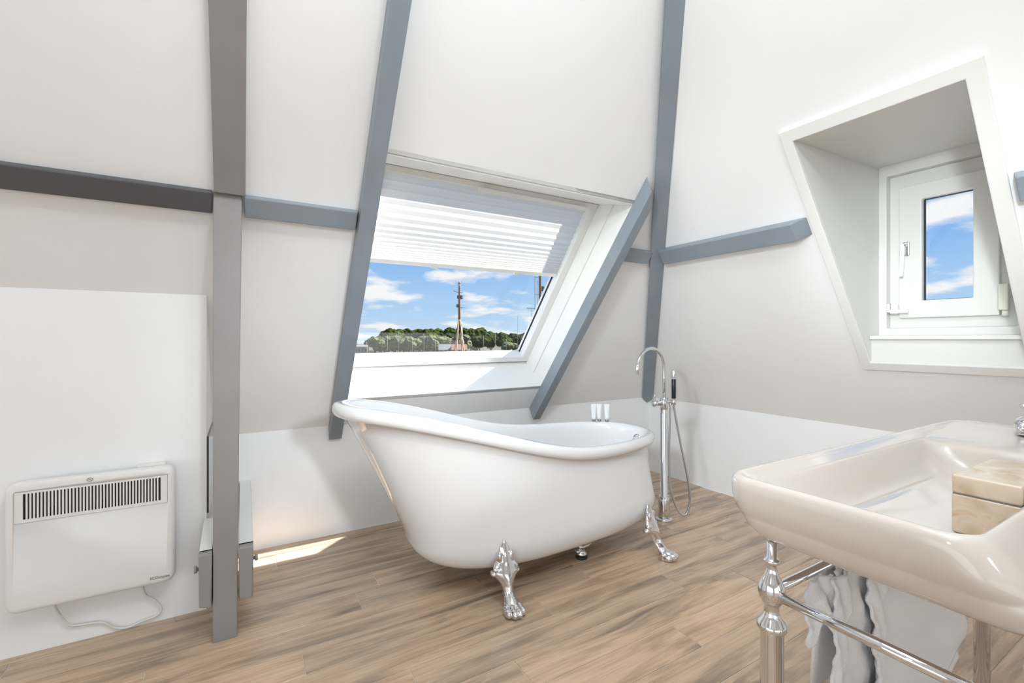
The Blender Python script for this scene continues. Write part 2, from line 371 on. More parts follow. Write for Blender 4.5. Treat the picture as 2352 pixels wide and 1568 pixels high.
# rafter left of the skylight, vertical foot cut
def rafter(xb, xt, zb, zt, w, p, name, label, m='greyblue', top=None):
    zf = zb+.0
    a0, b0 = PB(xb, zb), PB(xt, zt)
    foot = p*(K/SQ)                       # front edge runs a little lower
    z1_, z2_, z3_, z4_ = top or (zt, zt, zt, zt)
    fx = lambda z: xb+(xt-xb)*(z-zb)/(zt-zb)
    P = [PB(xb, zb+.03), PB(xb+w, zb+.03), PB(xb+w, zb, p), PB(xb, zb, p), PB(fx(z1_), z1_), PB(fx(z2_)+w, z2_), PB(fx(z3_)+w, z3_, p), PB(fx(z4_), z4_, p)]
    return tag(MB().hexa(P).build(name, m, bevel=.003), label, 'rafter')
rafter(.4335, .4345, .598, 2.98, .070, .062, 'rafter', 'grey rafter along the left edge of the skylight')
rafter(1.831, 1.931, .61, 2.0, .064, .088, 'jack_rafter', 'slanting blue-grey rafter between the skylight and the hip beam', top=(2.055, 1.975, 1.94, 2.01))
# hip beam in the corner of the two slopes
c0 = Vector((KX, KY, KZ)); hd = Vector((-K, -K, 1)).normalized(); ho = (NB+NR).normalized(); hs = Vector((1, -1, 0)).normalized()
b_ = MB()
w_ = .041
def hp(s_, wv, d_): return c0+hd*s_+hs*(wv-.016+.016*s_)+ho*d_
b_.add([hp(.06, -w_, .0), hp(.0, 0, .0), hp(.06, w_, .0), hp(.045, -w_, .05), hp(-.02, 0, .05), hp(.045, w_, .05),
        hp(3.5, -w_, .0), hp(3.5, w_, .0), hp(3.5, -w_, .05), hp(3.5, w_, .05)],
       [(0, 1, 4, 3), (1, 2, 5, 4), (3, 4, 5), (0, 2, 1), (3, 5, 9, 8), (0, 3, 8, 6), (5, 2, 7, 9), (0, 6, 7, 2), (6, 8, 9, 7)])
tag(b_.build('hip_beam', 'greyblue', bevel=.002), 'long blue-grey hip beam in the corner, pointed lower end behind the bath tap', 'beam')
# purlins
def purlin(f, a0, a1, label, m='greyblue', cut=None, zt=1.713, p=.031, hgt=.067):
    P = []
    for i, a_ in enumerate((a0, a1)):
        P += [f(a_, zt-hgt, 0), f(a_, zt, 0), f(a_+(cut or (0, 0))[i], zt, p), f(a_+(cut or (0, 0))[i], zt-hgt, p)]
    return tag(MB().hexa(P).build('purlin', m, bevel=.004), label, 'purlin')
purlin(PB, XL+.01, -.100, 'blue-grey purlin above the heater, left of the post, shade put in its colour', 'greyblue_shade')
purlin(PB, .006, .428, 'short grey purlin between the post rafter and the skylight rafter')
purlin(PB, 2.015, 2.235, 'stubby grey purlin between the slanting rafter and the hip beam')
purlin(PR, 1.145, 2.02, 'grey purlin from the hip beam towards the dormer, free end chamfered', cut=(.055, -.02), zt=1.722, p=.05, hgt=.075)
purlin(PR, -1.6, .478, 'grey purlin end at the right edge beyond the dormer', cut=(0, -.012), zt=1.722, p=.05, hgt=.075)

# ------------------------------------------------------------------ skylight: lining, frame, sash, glass, blind
def band(mb, o, i, D0, D1):       # picture-frame ring between two (u0,v0,u1,v1) rectangles, depths D0..D1 (inner edge may use tuple)
    def corners(r, D): return [Q(r[0], r[1], D), Q(r[2], r[1], D), Q(r[2], r[3], D), Q(r[0], r[3], D)]
    A, B_, C_, E_ = corners(o, D0), corners(i, D0), corners(i, D1), corners(o, D1)
    return mb.loft([A, B_, C_, E_, A], False, False, smooth=False)
lin = MB()
VH = .922                                        # head lining falls from the room edge (v = 1) to here at the sash
def lq(u, v, D): return Q(u, v, D)
inn0 = [Q(0, 0, 0), Q(1, 0, 0), Q(1, 1, 0), Q(0, 1, 0)]; inn1 = [Q(0, 0, .335), Q(1, 0, .335), Q(1, VH, .262), Q(0, VH, .262)]
out0 = [Q(-.02, -.02, 0), Q(1.02, -.02, 0), Q(1.02, 1.02, 0), Q(-.02, 1.02, 0)]; out1 = [Q(-.02, -.02, .42), Q(1.02, -.02, .42), Q(1.02, 1.02, .42), Q(-.02, 1.02, .42)]
inn1[2] = Q(1, VH, .262); inn1[3] = Q(0, VH, .262)
lin.hexa([inn0[0], inn0[1], out0[1], out0[0], inn1[0], inn1[1], Q(1.02, -.03, .335), Q(-.02, -.03, .335)])       # sill
lin.hexa([inn0[1], inn0[2], out0[2], out0[1], Q(1, 0, .42), Q(1, 1, .42), out1[2], out1[1]])   # right
lin.hexa([inn0[0], inn0[3], out0[3], out0[0], Q(0, 0, .42), Q(0, 1, .42), out1[3], out1[0]])   # left
lin.hexa([inn0[3], inn0[2], out0[2], out0[3], inn1[3], inn1[2], Q(1.02, 1.02, .30), Q(-.02, 1.02, .30)])   # head
struct(lin.build('trim_1', 'trim'))
st = MB()
for u0_, u1_ in ((0, .008), (.992, 1)): st.hexa([Q(u0_, 0, .145), Q(u1_, 0, .145), Q(u1_, .955, .145), Q(u0_, .955, .145), Q(u0_, 0, .262), Q(u1_, 0, .262), Q(u1_, .93, .262), Q(u0_, .93, .262)])
struct(st.build('trim_2', 'trim'))
wf = band(MB(), (0, -.16, 1, 1), (.022, -.13, .978, .915), .285, .40)
wf.hexa([Q(0, -.03, .30), Q(1, -.03, .30), Q(1, .014, .30), Q(0, .014, .30), Q(0, -.03, .342), Q(1, -.03, .342), Q(1, .014, .342), Q(0, .014, .342)])
w1 = struct(wf.build('window_1', 'trim'))
sash = band(MB(), (.006, .010, .994, .921), (.048, .044, .952, .897), .262, .345)
sash.build('sash', 'trim', w1, bevel=.004)
gs = MB(); band(gs, (.046, .030, .954, .900), (.0505, .0435, .9495, .894), .318, .332); gs.build('glazing_seal', 'blackrubber', w1)
g = MB(); c = [Q(.05, .0455, .325), Q(.95, .0455, .325), Q(.95, .894, .325), Q(.05, .894, .325)]
g.add(c, [(0, 1, 2, 3)]).build('glass_pane', 'glass', w1)
hb = MB(); 
hb.hexa([Q(.40, .888, .236), Q(.93, .888, .236), Q(.93, .906, .236), Q(.40, .906, .236), Q(.40, .888, .25), Q(.93, .888, .25), Q(.93, .906, .25), Q(.40, .906, .25)])
for u_ in (.43, .88): hb.hexa([Q(u_, .89, .249), Q(u_+.03, .89, .249), Q(u_+.03, .905, .249), Q(u_, .905, .249), Q(u_, .89, .27), Q(u_+.03, .89, .27), Q(u_+.03, .905, .27), Q(u_, .905, .27)])
hb.build('handle_bar', 'trim', w1, bevel=.003)
# pleated blind, half lowered
bl = empty('pleated_blind', Q(.5, .89, .30)); bo = Vector(bl.location)
def BU(o): o.parent = bl; o.matrix_parent_inverse = Matrix.Translation(-bo); return o
VB, VT = .538, .893
vs = [VT]; step = .034
for i in range(5): vs.append(vs[-1]-step)
while vs[-1] > VB+.012:
    step = max(.0095, step*.86); vs.append(max(VB+.01, vs[-1]-step))
fb = MB(); rows = []
for i, v in enumerate(vs):
    rows.append([Q(.051, v, .298), Q(.949, v, .298)])
    if i < len(vs)-1: rows.append([Q(.051, v*.5+vs[i+1]*.5, .288), Q(.949, v*.5+vs[i+1]*.5, .288)])
fb.loft(rows, False, False, smooth=False, closed=False)
BU(fb.build('fabric', 'blind'))
BU(MB().hexa([Q(.05, VB-.008, .284), Q(.95, VB-.008, .284), Q(.95, VB+.010, .284), Q(.05, VB+.010, .284), Q(.05, VB-.008, .302), Q(.95, VB-.008, .302), Q(.95, VB+.010, .302), Q(.05, VB+.010, .302)]).build('bottom_rail', 'trim', bevel=.003))
BU(MB().hexa([Q(.05, VT-.004, .284), Q(.95, VT-.004, .284), Q(.95, VT+.012, .284), Q(.05, VT+.012, .284), Q(.05, VT-.004, .302), Q(.95, VT-.004, .302), Q(.95, VT+.012, .302), Q(.05, VT+.012, .302)]).build('head_rail', 'trim', bevel=.003))
for u_ in (.31, .71):
    BU(MB().hexa([Q(u_, VB-.011, .278), Q(u_+.03, VB-.011, .278), Q(u_+.03, VB+.002, .278), Q(u_, VB+.002, .278), Q(u_, VB-.011, .285), Q(u_+.03, VB-.011, .285), Q(u_+.03, VB+.002, .285), Q(u_, VB+.002, .285)]).build('pull_tab', 'hinge', bevel=.002))
tag(bl, 'white pleated blind pulled halfway down inside the skylight', 'blind')

# ------------------------------------------------------------------ dormer: casing, lining, window
def rband(mb, o, i, n0, n1):
    def cs(r, n): return [PR(r[0], r[1], n), PR(r[2], r[1], n), PR(r[2], r[3], n), PR(r[0], r[3], n)]
    A, B_, C_, E_ = cs(o, n0), cs(i, n0), cs(i, n1), cs(o, n1)
    return mb.loft([A, B_, C_, E_, A], False, False, smooth=False)
struct(rband(MB(), (DY0-.05, DZ0-.04, DY1+.045, DZ1+.045), (DY0, DZ0, DY1, DZ1), -.0, .016).build('trim_3', 'trim', bevel=.004))
XW = 2.90
ln = MB()
xt = KX-K*(DZ1-KZ); xb = KX-K*(DZ0-KZ)
ZT2 = 2.045
for y0, y1 in ((DY1, DY1+.03), (DY0-.03, DY0)):                                      # cheeks
    ln.hexa([(xb, y0, DZ0), (XW+.12, y0, DZ0), (XW+.12, y1, DZ0), (xb, y1, DZ0), (xt, y0, DZ1), (XW+.12, y0, ZT2+.02), (XW+.12, y1, ZT2+.02), (xt, y1, DZ1)])
ln.hexa([(xt, DY0, DZ1), (XW+.12, DY0, ZT2), (XW+.12, DY1, ZT2), (xt, DY1, DZ1), (xt, DY0, DZ1+.03), (XW+.12, DY0, ZT2+.03), (XW+.12, DY1, ZT2+.03), (xt, DY1, DZ1+.03)])
ln.box(xb+.002, XW+.12, DY0, DY1, DZ0-.03, DZ0)
ln.box(xb+.004, xb+.03, DY0, DY1, DZ0, 1.148)
struct(ln.build('trim_4', 'dtrim'))
struct(MB().box(xb-.022, XW, DY0+.001, DY1-.001, 1.147, 1.166).build('trim_5', 'trim', bevel=.004))
def xband(mb, o, i, x0, x1):      # (y0,z0,y1,z1) ring at constant x
    def cs(r, x): return [(x, r[0], r[1]), (x, r[2], r[1]), (x, r[2], r[3]), (x, r[0], r[3])]
    A, B_, C_, E_ = cs(o, x0), cs(i, x0), cs(i, x1), cs(o, x1)
    return mb.loft([A, B_, C_, E_, A], False, False, smooth=False)
fm = MB()
xband(fm, (DY0, 1.166, DY1, 2.045), (DY0+.05, 1.205, DY1-.035, 1.985), XW-.035, XW+.1)
xband(fm, (DY0+.05, 1.205, DY1-.035, 1.985), (.665, 1.275, .984, 1.894), XW+.002, XW+.1)
struct(MB().box(XW+.1, XW+.70, DY0-.25, DY1+.25, 2.085, 2.16).build('eave_sun_block', 'dtrim'))  # unseen deep eave added to cut the sun through the dormer glass
struct(MB().box(XW+.06, XW+.11, DY0-.2, DY1+.2, 2.03, 2.12).box(XW+.06, XW+.11, DY0-.2, DY0+.0, .9, 2.1).box(XW+.06, XW+.11, DY1, DY1+.2, .9, 2.1).box(XW+.06, XW+.11, DY0-.2, DY1+.2, .9, 1.17).build('trim_7', 'dtrim'))
w2 = struct(fm.build('window_2', 'dtrim', bevel=.004))
xband(MB(), (.645, 1.255, 1.004, 1.914), (.730, 1.339, .913, 1.838), XW-.03, XW+.03).build('sash', 'dtrim', w2, bevel=.005)
xband(MB(), (.728, 1.337, .915, 1.840), (.733, 1.342, .908, 1.835), XW-.002, XW+.012).build('glazing_seal', 'blackrubber', w2)
MB().add([(XW+.005, .73, 1.339), (XW+.005, .913, 1.339), (XW+.005, .913, 1.838), (XW+.005, .73, 1.838)], [(0, 1, 2, 3)]).build('glass_pane', 'glass', w2)
hl = MB().box(XW-.042, XW-.03, .958, .984, 1.565, 1.635).build('handle', 'satin', w2, bevel=.004)
MB().tube([(XW-.04, .971, 1.615), (XW-.075, .971, 1.615)], .008, 12).loft([[(XW-.082, .964, 1.62), (XW-.068, .964, 1.62), (XW-.068, .978, 1.62), (XW-.082, .978, 1.62)], [(XW-.079, .972, 1.46), (XW-.071, .972, 1.46), (XW-.071, .984, 1.46), (XW-.079, .984, 1.46)]], smooth=False).build('lever', 'chrome', hl)
sv = MB().box(XW-.052, XW-.036, 1.000, 1.03, 1.275, 1.325).build('window_stay', 'trim', w2, bevel=.004)
MB().box(XW-.066, XW-.052, .955, 1.03, 1.278, 1.298).build('stay_arm', 'trim', sv, bevel=.004)
MB().box(XW-.055, XW-.037, 1.032, 1.045, 1.285, 1.33).build('stay_bracket', 'hinge', sv, bevel=.003)
hg = MB().box(XW-.060, XW-.036, .612, .644, 1.275, 1.390).build('hinge_cover', 'hinge', w2, bevel=.006)
MB().tube([(XW-.048, .622, 1.25), (XW-.048, .622, 1.273)], .012, 12).build('hinge_pin', 'hinge', hg)

# ------------------------------------------------------------------ panel heater
ht = empty('panel_heater', (-.47, 2.30, .19)); ho_ = Vector(ht.location)
def HU(o, par=None): o.parent = par or ht; o.matrix_parent_inverse = Matrix.Translation(-ho_); return o
hx0, hx1, hz0, hz1, hf = -.714, -.234, .184, .643, 2.258
def rrect(x0, x1, z0, z1, r, y, n=6):
    out = []
    for cx_, cz_, a0 in ((x1-r, z0+r, -90), (x1-r, z1-r, 0), (x0+r, z1-r, 90), (x0+r, z0+r, 180)):
        for i in range(n+1):
            a_ = R(a0+90*i/n); out.append((cx_+r*math.cos(a_), y, cz_+r*math.sin(a_)))
    return out
rg = []
for ins, y in ((.030, 2.332), (.028, 2.312), (.004, 2.306), (0, 2.298), (0, 2.272), (.003, 2.264), (.009, 2.2595), (.018, hf)):
    rg.append(rrect(hx0+ins, hx1-ins, hz0+ins, hz1-ins, .03, y))
hb_ = MB().loft(rg); body = hb_.build('body', 'heater')
vx0, vx1, vz0, vz1 = -.688, -.257, .502, .612
cut = MB().box(vx0, vx1, hf-.02, hf+.03, vz0, vz1).build('tmpcut', 'heaterdark')
md = body.modifiers.new('b', 'BOOLEAN'); md.object = cut; md.operation = 'DIFFERENCE'; md.solver = 'EXACT'
evaluated(body); bpy.data.objects.remove(cut, do_unlink=True)
HU(body)
gr = MB(); yb0, yb1 = hf-.0015, hf+.003
gx0, gx1, gz0, gz1 = vx0+.022, vx1-.022, vz0+.012, vz1-.008
gr.box(vx0+.0008, gx0, yb0, yb1, vz0+.0008, vz1-.0008); gr.box(gx1, vx1-.0008, yb0, yb1, vz0+.0008, vz1-.0008)
gr.box(gx0, gx1, yb0, yb1, vz0+.0008, gz0); gr.box(gx0, gx1, yb0, yb1, gz1, vz1-.0008)
ns = 41; pitch = (gx1-gx0)/ns; bw = pitch*.5
for i in range(1, ns): gr.box(gx0+pitch*i-bw/2+pitch*.0, gx0+pitch*i+bw/2, yb0, yb1, gz0, gz1)
grl = HU(gr.build('grille', 'heater')); grl['kind'] = 'stuff'
HU(MB().box(vx0+.001, vx1-.001, hf+.0245, hf+.0285, vz0+.001, vz1-.001).build('heating_element', 'heaterdark'))
for q_ in ((-.60, -.585, vz0+.01, vz0+.04), (-.462, -.445, vz0+.01, vz0+.04), (-.425, -.410, vz0+.005, vz1-.01)):
    HU(MB().box(q_[0], q_[1], hf+.011, hf+.0247, q_[2], q_[3]).build('inner_bracket', 'blackrubber'))
rot = Matrix.Rotation(R(90), 4, 'X')
HU(text_mesh('logo', 'ECDimplex', .0135, Matrix.Translation((-.313, hf-.0006, .207)) @ rot, 'print', None))
em = MB(); cxe, cze = -.489, .628
pth = [(cxe+.0085*math.cos(2*math.pi*i/24), hf-.0004, cze+.0065*math.sin(2*math.pi*i/24)) for i in range(25)]
em.tube(pth, .0008, 6); em.tube([(cxe-.0055, hf-.0004, cze+.0045), (cxe+.0055, hf-.0004, cze-.0045)], .0008, 6)
em.tube([(cxe-.005, hf-.0004, cze-.002), (cxe-.001, hf-.0004, cze-.0005)], .0005, 5).tube([(cxe+.001, hf-.0004, cze+.0005), (cxe+.005, hf-.0004, cze+.002)], .0005, 5)
HU(em.build('warning_symbol', 'print'))
for q_ in ((-.36, -.27, .632, .650), (-.66, -.62, .25, .45), (-.30, -.27, .25, .45)): HU(MB().box(q_[0], q_[1], 2.308, 2.339, q_[2], q_[3]).build('wall_bracket', 'heater', bevel=.002))
cbp = spline([(-.597, 2.295, .19), (-.590, 2.312, .14), (-.560, 2.325, .075), (-.515, 2.330, .062), (-.47, 2.332, .052), (-.43, 2.330, .020), (-.39, 2.328, .010), (-.345, 2.326, .022), (-.300, 2.325, .030), (-.285, 2.325, .055), (-.305, 2.322, .095), (-.335, 2.315, .13), (-.343, 2.30, .19)], 8)
HU(MB().tube(cbp, .0045, 8).build('power_cable', 'cable'))
tag(ht, 'white wall-mounted panel heater with slotted grille and looping cable', 'heater')

# ------------------------------------------------------------------ slipper bath
bt = empty('slipper_bath', (1.2255, 2.06, 0)); bto = Vector(bt.location)
def TU(o, par=None): o.parent = par or bt; o.matrix_parent_inverse = Matrix.Translation(-bto); return o
zx = np.array([.2, .3, .45, .6, .85, 1.06, 1.25, 1.40, 1.55, 1.75, 2.3]); zz = np.array([.886, .880, .862, .832, .768, .707, .656, .628, .617, .615, .613])
xs = np.linspace(.2, 2.3, 421); zs = np.interp(xs, zx, zz); zs = np.convolve(np.pad(zs, 20, 'edge'), np.ones(41)/41, 'valid')
def zr(x): return float(np.interp(x, xs, zs))
NT = 96
def sup(t_, a_, b2, nl, nr):
    c, s_ = math.cos(t_), math.sin(t_); n = nr if c > 0 else nl
    # blend exponent smoothly near the middle
    w = .5+.5*math.tanh(c*2.2); n = nl*(1-w)+nr*w
    return (math.copysign(abs(c)**(2/n), c)*a_, math.copysign(abs(s_)**(2/n), s_)*b2)
def outline(x0, x1, b2, nl, nr): 
    cx_ = (x0+x1)/2; return [(cx_+sup(2*math.pi*(j+.5)/NT, (x1-x0)/2, b2, nl, nr)[0], 2.06+sup(2*math.pi*(j+.5)/NT, (x1-x0)/2, b2, nl, nr)[1]) for j in range(NT)]
RX0, RX1, RB = .330, 2.122, .372
def rimring(ins, dz): 
    o = outline(RX0+ins, RX1-ins, RB-ins, 2.25, 2.7); o0 = outline(RX0, RX1, RB, 2.25, 2.7)
    return [(p[0], p[1], zr(q[0])+dz) for p, q in zip(o, o0)]
def lerp(a_, b2, t_): return [tuple(a_[j][i]*(1-t_)+b2[j][i]*t_ for i in range(3)) for j in range(NT)]
top = rimring(.045, -.055)
mid = [(x, y, .25) for x, y in outline(.655, 2.092, .348, 2.45, 3.2)]
base = [(x, y, .108+.034*(x-.84)/1.12) for x, y in outline(.84, 1.96, .272, 2.5, 2.8)]
rings = []
base2 = [(x, y, .108+.034*(x-.84)/1.12) for x, y in outline(1.1, 1.7, .08, 2.2, 2.5)]
rings.append(base2)
for i in range(0, 9):                      # rounded bottom
    a_ = math.pi/2*i/8; q = lerp(base, mid, 0)
    rings.append([(base[j][0]*(1-math.sin(a_))+mid[j][0]*math.sin(a_), base[j][1]*(1-math.sin(a_))+mid[j][1]*math.sin(a_), base[j][2]+(mid[j][2]-base[j][2])*(1-math.cos(a_))) for j in range(NT)])
for i in range(1, 8):
    t_ = i/8; rr = lerp(mid, top, t_); flare = .012*math.sin(math.pi*t_)
    rings.append([(p[0]+(1.2255-p[0])*flare*.5, p[1]+(2.06-p[1])*flare, p[2]) for p in rr])
rings.append(top)
for ins, dz in ((.038, -.058), (.014, -.056), (.004, -.048), (0, -.034), (.001, -.018), (.008, -.005), (.02, 0), (.034, .001), (.046, -.003), (.054, -.012), (.058, -.024)): rings.append(rimring(ins, dz))
it = rimring(.064, -.05); im = [(x, y, .31) for x, y in outline(.72, 2.03, .295, 2.3, 3.0)]; ib = [(x, y, .185) for x, y in outline(.95, 1.86, .17, 2.2, 2.5)]
rings.append(it)
for i in range(1, 7): rings.append(lerp(it, im, i/7))
for i in range(0, 8):
    a_ = math.pi/2*(1-i/8)
    rings.append([(ib[j][0]*(1-math.sin(a_))+im[j][0]*math.sin(a_), ib[j][1]*(1-math.sin(a_))+im[j][1]*math.sin(a_), ib[j][2]+(im[j][2]-ib[j][2])*(1-math.cos(a_))) for j in range(NT)])
rings.append(ib); rings.append([(x, y, .182) for x, y in outline(1.2, 1.6, .05, 2, 2)])
TU(MB().loft(rings).build('tub', 'enamel'))
# overflow in the foot end, waste underneath
TU(MB().tube([(2.075, 1.99, .548), (2.040, 1.99, .552), (2.039, 1.99, .552), (2.026, 1.99, .555)], [.026, .026, .022, .018], 20).build('overflow', 'chrome'))
wst = MB().lathe([(.012, .0), (.026, .004), (.028, .014), (.020, .022), (.020, .045), (.026, .047), (.028, .055), (.024, .062), (.010, .064), (.010, .14)], (1.535, 1.885, .012), 20)
wst.tube([(1.535, 1.885, .05), (1.60, 1.90, .052), (1.66, 1.93, .075), (1.68, 1.95, .14)], .009, 10).tube([(1.49, 1.87, .045), (1.53, 1.885, .045)], .012, 10)
wo = TU(wst.build('waste_trap', 'chrome'))
TU(MB().lathe([(.030, 0), (.032, .004), (.030, .013), (.02, .0135)], (1.535, 1.885, 0), 20).build('floor_seal', 'blackrubber'), None)
# claw feet
def claw():
    prof = [(.276, -.002, .005, .004), (.262, -.001, .010, .011), (.245, .001, .014, .022), (.226, .004, .018, .026), (.212, .005, .020, .036), (.190, .009, .024, .041), (.176, .011, .026, .052),
            (.158, .014, .030, .056), (.147, .016, .032, .063), (.135, .018, .034, .058), (.118, .024, .033, .042), (.098, .034, .029, .028), (.078, .046, .026, .0235), (.060, .060, .027, .024),
            (.044, .076, .033, .029), (.028, .088, .044, .036), (.012, .092, .052, .041), (.001, .092, .052, .041)]
    mb = MB(); rr = []
    for z, u, hu, hv in prof:
        ring_ = []
        for k_ in range(28):
            a_ = 2*math.pi*k_/28; cu, sv_ = math.cos(a_), math.sin(a_)
            ridge = 1+.28*max(0, cu)**6 if z > .05 else 1         # keel down the front
            ring_.append((u+hu*cu*ridge*(1 if cu > 0 else .6), hv*sv_*(1-.12*max(0, cu)), z))
        rr.append(ring_)
    mb.loft(rr)
    for v_, du, r_ in ((-.031, .116, .018), (-.010, .130, .020), (.013, .130, .020), (.034, .116, .018)):
        mb.ball((du, v_, r_+.001), (r_*1.5, r_*.72, r_), 14, 8); mb.ball((du-.022, v_*.9, r_+.008), (r_*1.3, r_*.7, r_*.9), 12, 8)
    for s_ in (-1, 1):                                           # acanthus scrolls on the plate
        mb.ball((.020, s_*.040, .158), (.016, .020, .018), 12, 8); mb.ball((.018, s_*.027, .205), (.012, .010, .026), 12, 8)
        mb.ball((.012, s_*.056, .140), (.02, .012, .012), 12, 8)
    o = mb.build('tmp', 'chrome')
    md = o.modifiers.new('r', 'REMESH'); md.mode = 'VOXEL'; md.voxel_size = .0026
    sm = o.modifiers.new('s', 'SMOOTH'); sm.factor = .5; sm.iterations = 5
    evaluated(o); me = o.data
    for p in me.polygons: p.use_smooth = True
    bpy.data.objects.remove(o); return me
cm = claw()
for x, y, ang in ((.985, 1.742, -97), (1.872, 1.742, -68), (.985, 2.378, 97), (1.872, 2.378, 68)):
    o = link('claw_foot', cm, 'chrome', bt); o.location = Vector((x, y, 0))-bto; o.rotation_euler = (0, 0, R(ang))
tag(bt, 'white roll-top slipper bath with four chrome claw feet', 'bathtub')
# toiletry tubes on the far rim
def tube_thing(x, label):
    y = 2.06+RB-.028; zt = zr(x)+.0005
    # find point on rim crest at this x
    o = outline(RX0+.030, RX1-.030, RB-.030, 2.25, 2.7); best = min((p for p in o if p[1] > 2.06), key=lambda p: abs(p[0]-x)); y = best[1]
    e = empty('toiletry_tube', (x, y, zt), R(-24))
    MB().lathe([(.010, 0), (.0115, .001), (.0115, .014), (.0105, .0145)], n=20).build('cap', 'cap', e)['label'] = 'silver grey screw cap'
    rr = []
    for i in range(9):
        s_ = i/8; z = .0148+.098*s_; hw = .0135+.0050*s_; hd_ = .0135*(1-s_)+.0012
        rr.append([(hw*math.cos(2*math.pi*k_/24), hd_*math.sin(2*math.pi*k_/24), z) for k_ in range(24)])
    MB().loft(rr).build('body', 'tube', e)
    tag(e, label, 'tube', 'toiletry tubes on the bath rim')
tube_thing(1.965, 'leftmost of three white toiletry tubes on the bath rim')
tube_thing(1.997, 'middle of three white toiletry tubes on the bath rim')
tube_thing(2.031, 'rightmost of three white toiletry tubes on the bath rim')

# ------------------------------------------------------------------ freestanding bath tap
tp = empty('freestanding_bath_tap', (2.315, 2.02, 0)); 
MB().lathe([(.048, 0), (.052, .002), (.052, .008), (.048, .010), (.034, .011), (.034, .012)], n=36).build('base_plate', 'chrome', tp)
MB().lathe([(.033, .010), (.034, .012), (.034, .150), (.033, .152), (.0225, .153), (.0225, .705), (.020, .707)], n=32).build('column', 'chrome', tp)
ang = R(184); d = Vector((math.cos(ang), math.sin(ang), 0))
# mixer body
bd = MB().lathe([(.022, .700), (.024, .702), (.024, .775), (.022, .777), (.011, .778), (.011, .80)], n=28)
bd.build('mixer_body', 'chrome', tp)
sp = [Vector((0, 0, .775)), Vector((0, 0, .90)), Vector((0, 0, .965))]
rad = .126
for i in range(1, 21):
    a_ = math.pi*i/20; sp.append(d*(rad-rad*math.cos(a_))+Vector((0, 0, .965+rad*math.sin(a_))))
sp.append(d*(2*rad)+Vector((0, 0, .935)))
MB().tube(sp, .0105, 14).build('spout', 'chrome', tp)
kd = Vector((-.95, .25, 0)).normalized(); sd_ = Vector((.86, -.51, 0)).normalized()
kp = kd*.02+Vector((0, 0, .742))
kn = MB().tube([kp, kp+kd*.03, kp+kd*.031, kp+kd*.06], [.017, .017, .020, .020], 20).build('control_knob', 'chrome', tp)
MB().tube([kp+kd*.045+Vector((0, 0, .018)), kp+kd*.05+Vector((0, 0, .06))], .004, 10).build('lever', 'chrome', kn)
hp_ = sd_*.062
MB().tube([Vector((0, 0, .748)), hp_*.5+Vector((0, 0, .748)), hp_+Vector((0, 0, .748))], [.011, .011, .011], 14).lathe([(.012, .730), (.017, .731), (.017, .763), (.012, .764)], (hp_.x, hp_.y, 0), 20).build('shower_holder', 'chrome', tp)
hs_ = MB().lathe([(.006, .720), (.009, .735), (.0115, .775), (.0115, .885), (.0125, .890), (.0125, .945), (.011, .952), (.008, .953)], (hp_.x, hp_.y, 0), 20).build('hand_shower', 'chrome', tp)
MB().lathe([(.0117, .770), (.0135, .773), (.0135, .892), (.0117, .895)], (hp_.x, hp_.y, 0), 20).build('grip', 'blackgrip', hs_)['label'] = 'black grip'
q1 = sd_; 
hose = spline([hp_+Vector((0, 0, .725)), hp_*1.2+Vector((0, 0, .65)), hp_*1.75+Vector((0, 0, .47)), hp_*2.5+Vector((0, 0, .24)), hp_*2.65+Vector((0, 0, .11)), hp_*2.2+Vector((0, 0, .03)), hp_*1.4+Vector((0, 0, .06)), hp_*.70+Vector((0, 0, .20)), hp_*.52+Vector((0, 0, .40)), hp_*.60+Vector((0, 0, .60)), hp_*.66+Vector((0, 0, .742))], 10)
MB().tube(hose, .0072, 10).build('hose', 'satin', tp)
tag(tp, 'chrome freestanding bath tap with swan-neck spout and hand shower', 'tap')

# ------------------------------------------------------------------ washstand, basin, tap, box, towel
ws = empty('washstand', (1.46, .333, 0)); wo_ = Vector(ws.location)
LP = [(.87, .500), (.87, .160), (2.05, .500), (2.05, .160)]
lprof = [(.022, 0), (.026, .006), (.021, .012), (.0205, .02), (.0205, .592), (.0235, .596), (.0265, .602), (.024, .610), (.0165, .620), (.0125, .632), (.0128, .642), (.0165, .648), (.021, .655), (.0236, .668), (.0225, .680), (.017, .692), (.011, .704), (.0085, .712), (.0085, .721), (.0125, .723), (.0145, .727), (.0125, .731), (.0085, .733), (.0085, .764)]
leg0 = MB().lathe(lprof, n=32).build('leg', 'chrome', ws)
for i, (x, y) in enumerate(LP):
    o = leg0 if i == 0 else leg0.copy()
    if i: COL.objects.link(o); o.parent = ws
    o.location = Vector((x, y, 0))-wo_
def bar(p0, p1): 
    o = MB().tube([Vector(p0)-wo_, Vector(p1)-wo_], .0095, 20).build('towel_bar', 'chrome', ws)
bar((.89, .5, .669), (2.03, .5, .669)); bar((.89, .16, .669), (2.03, .16, .669)); bar((.87, .48, .665), (.87, .18, .665)); bar((2.05, .48, .665), (2.05, .18, .665))
tag(ws, 'chrome four-legged washstand frame under the white basin', 'washstand')
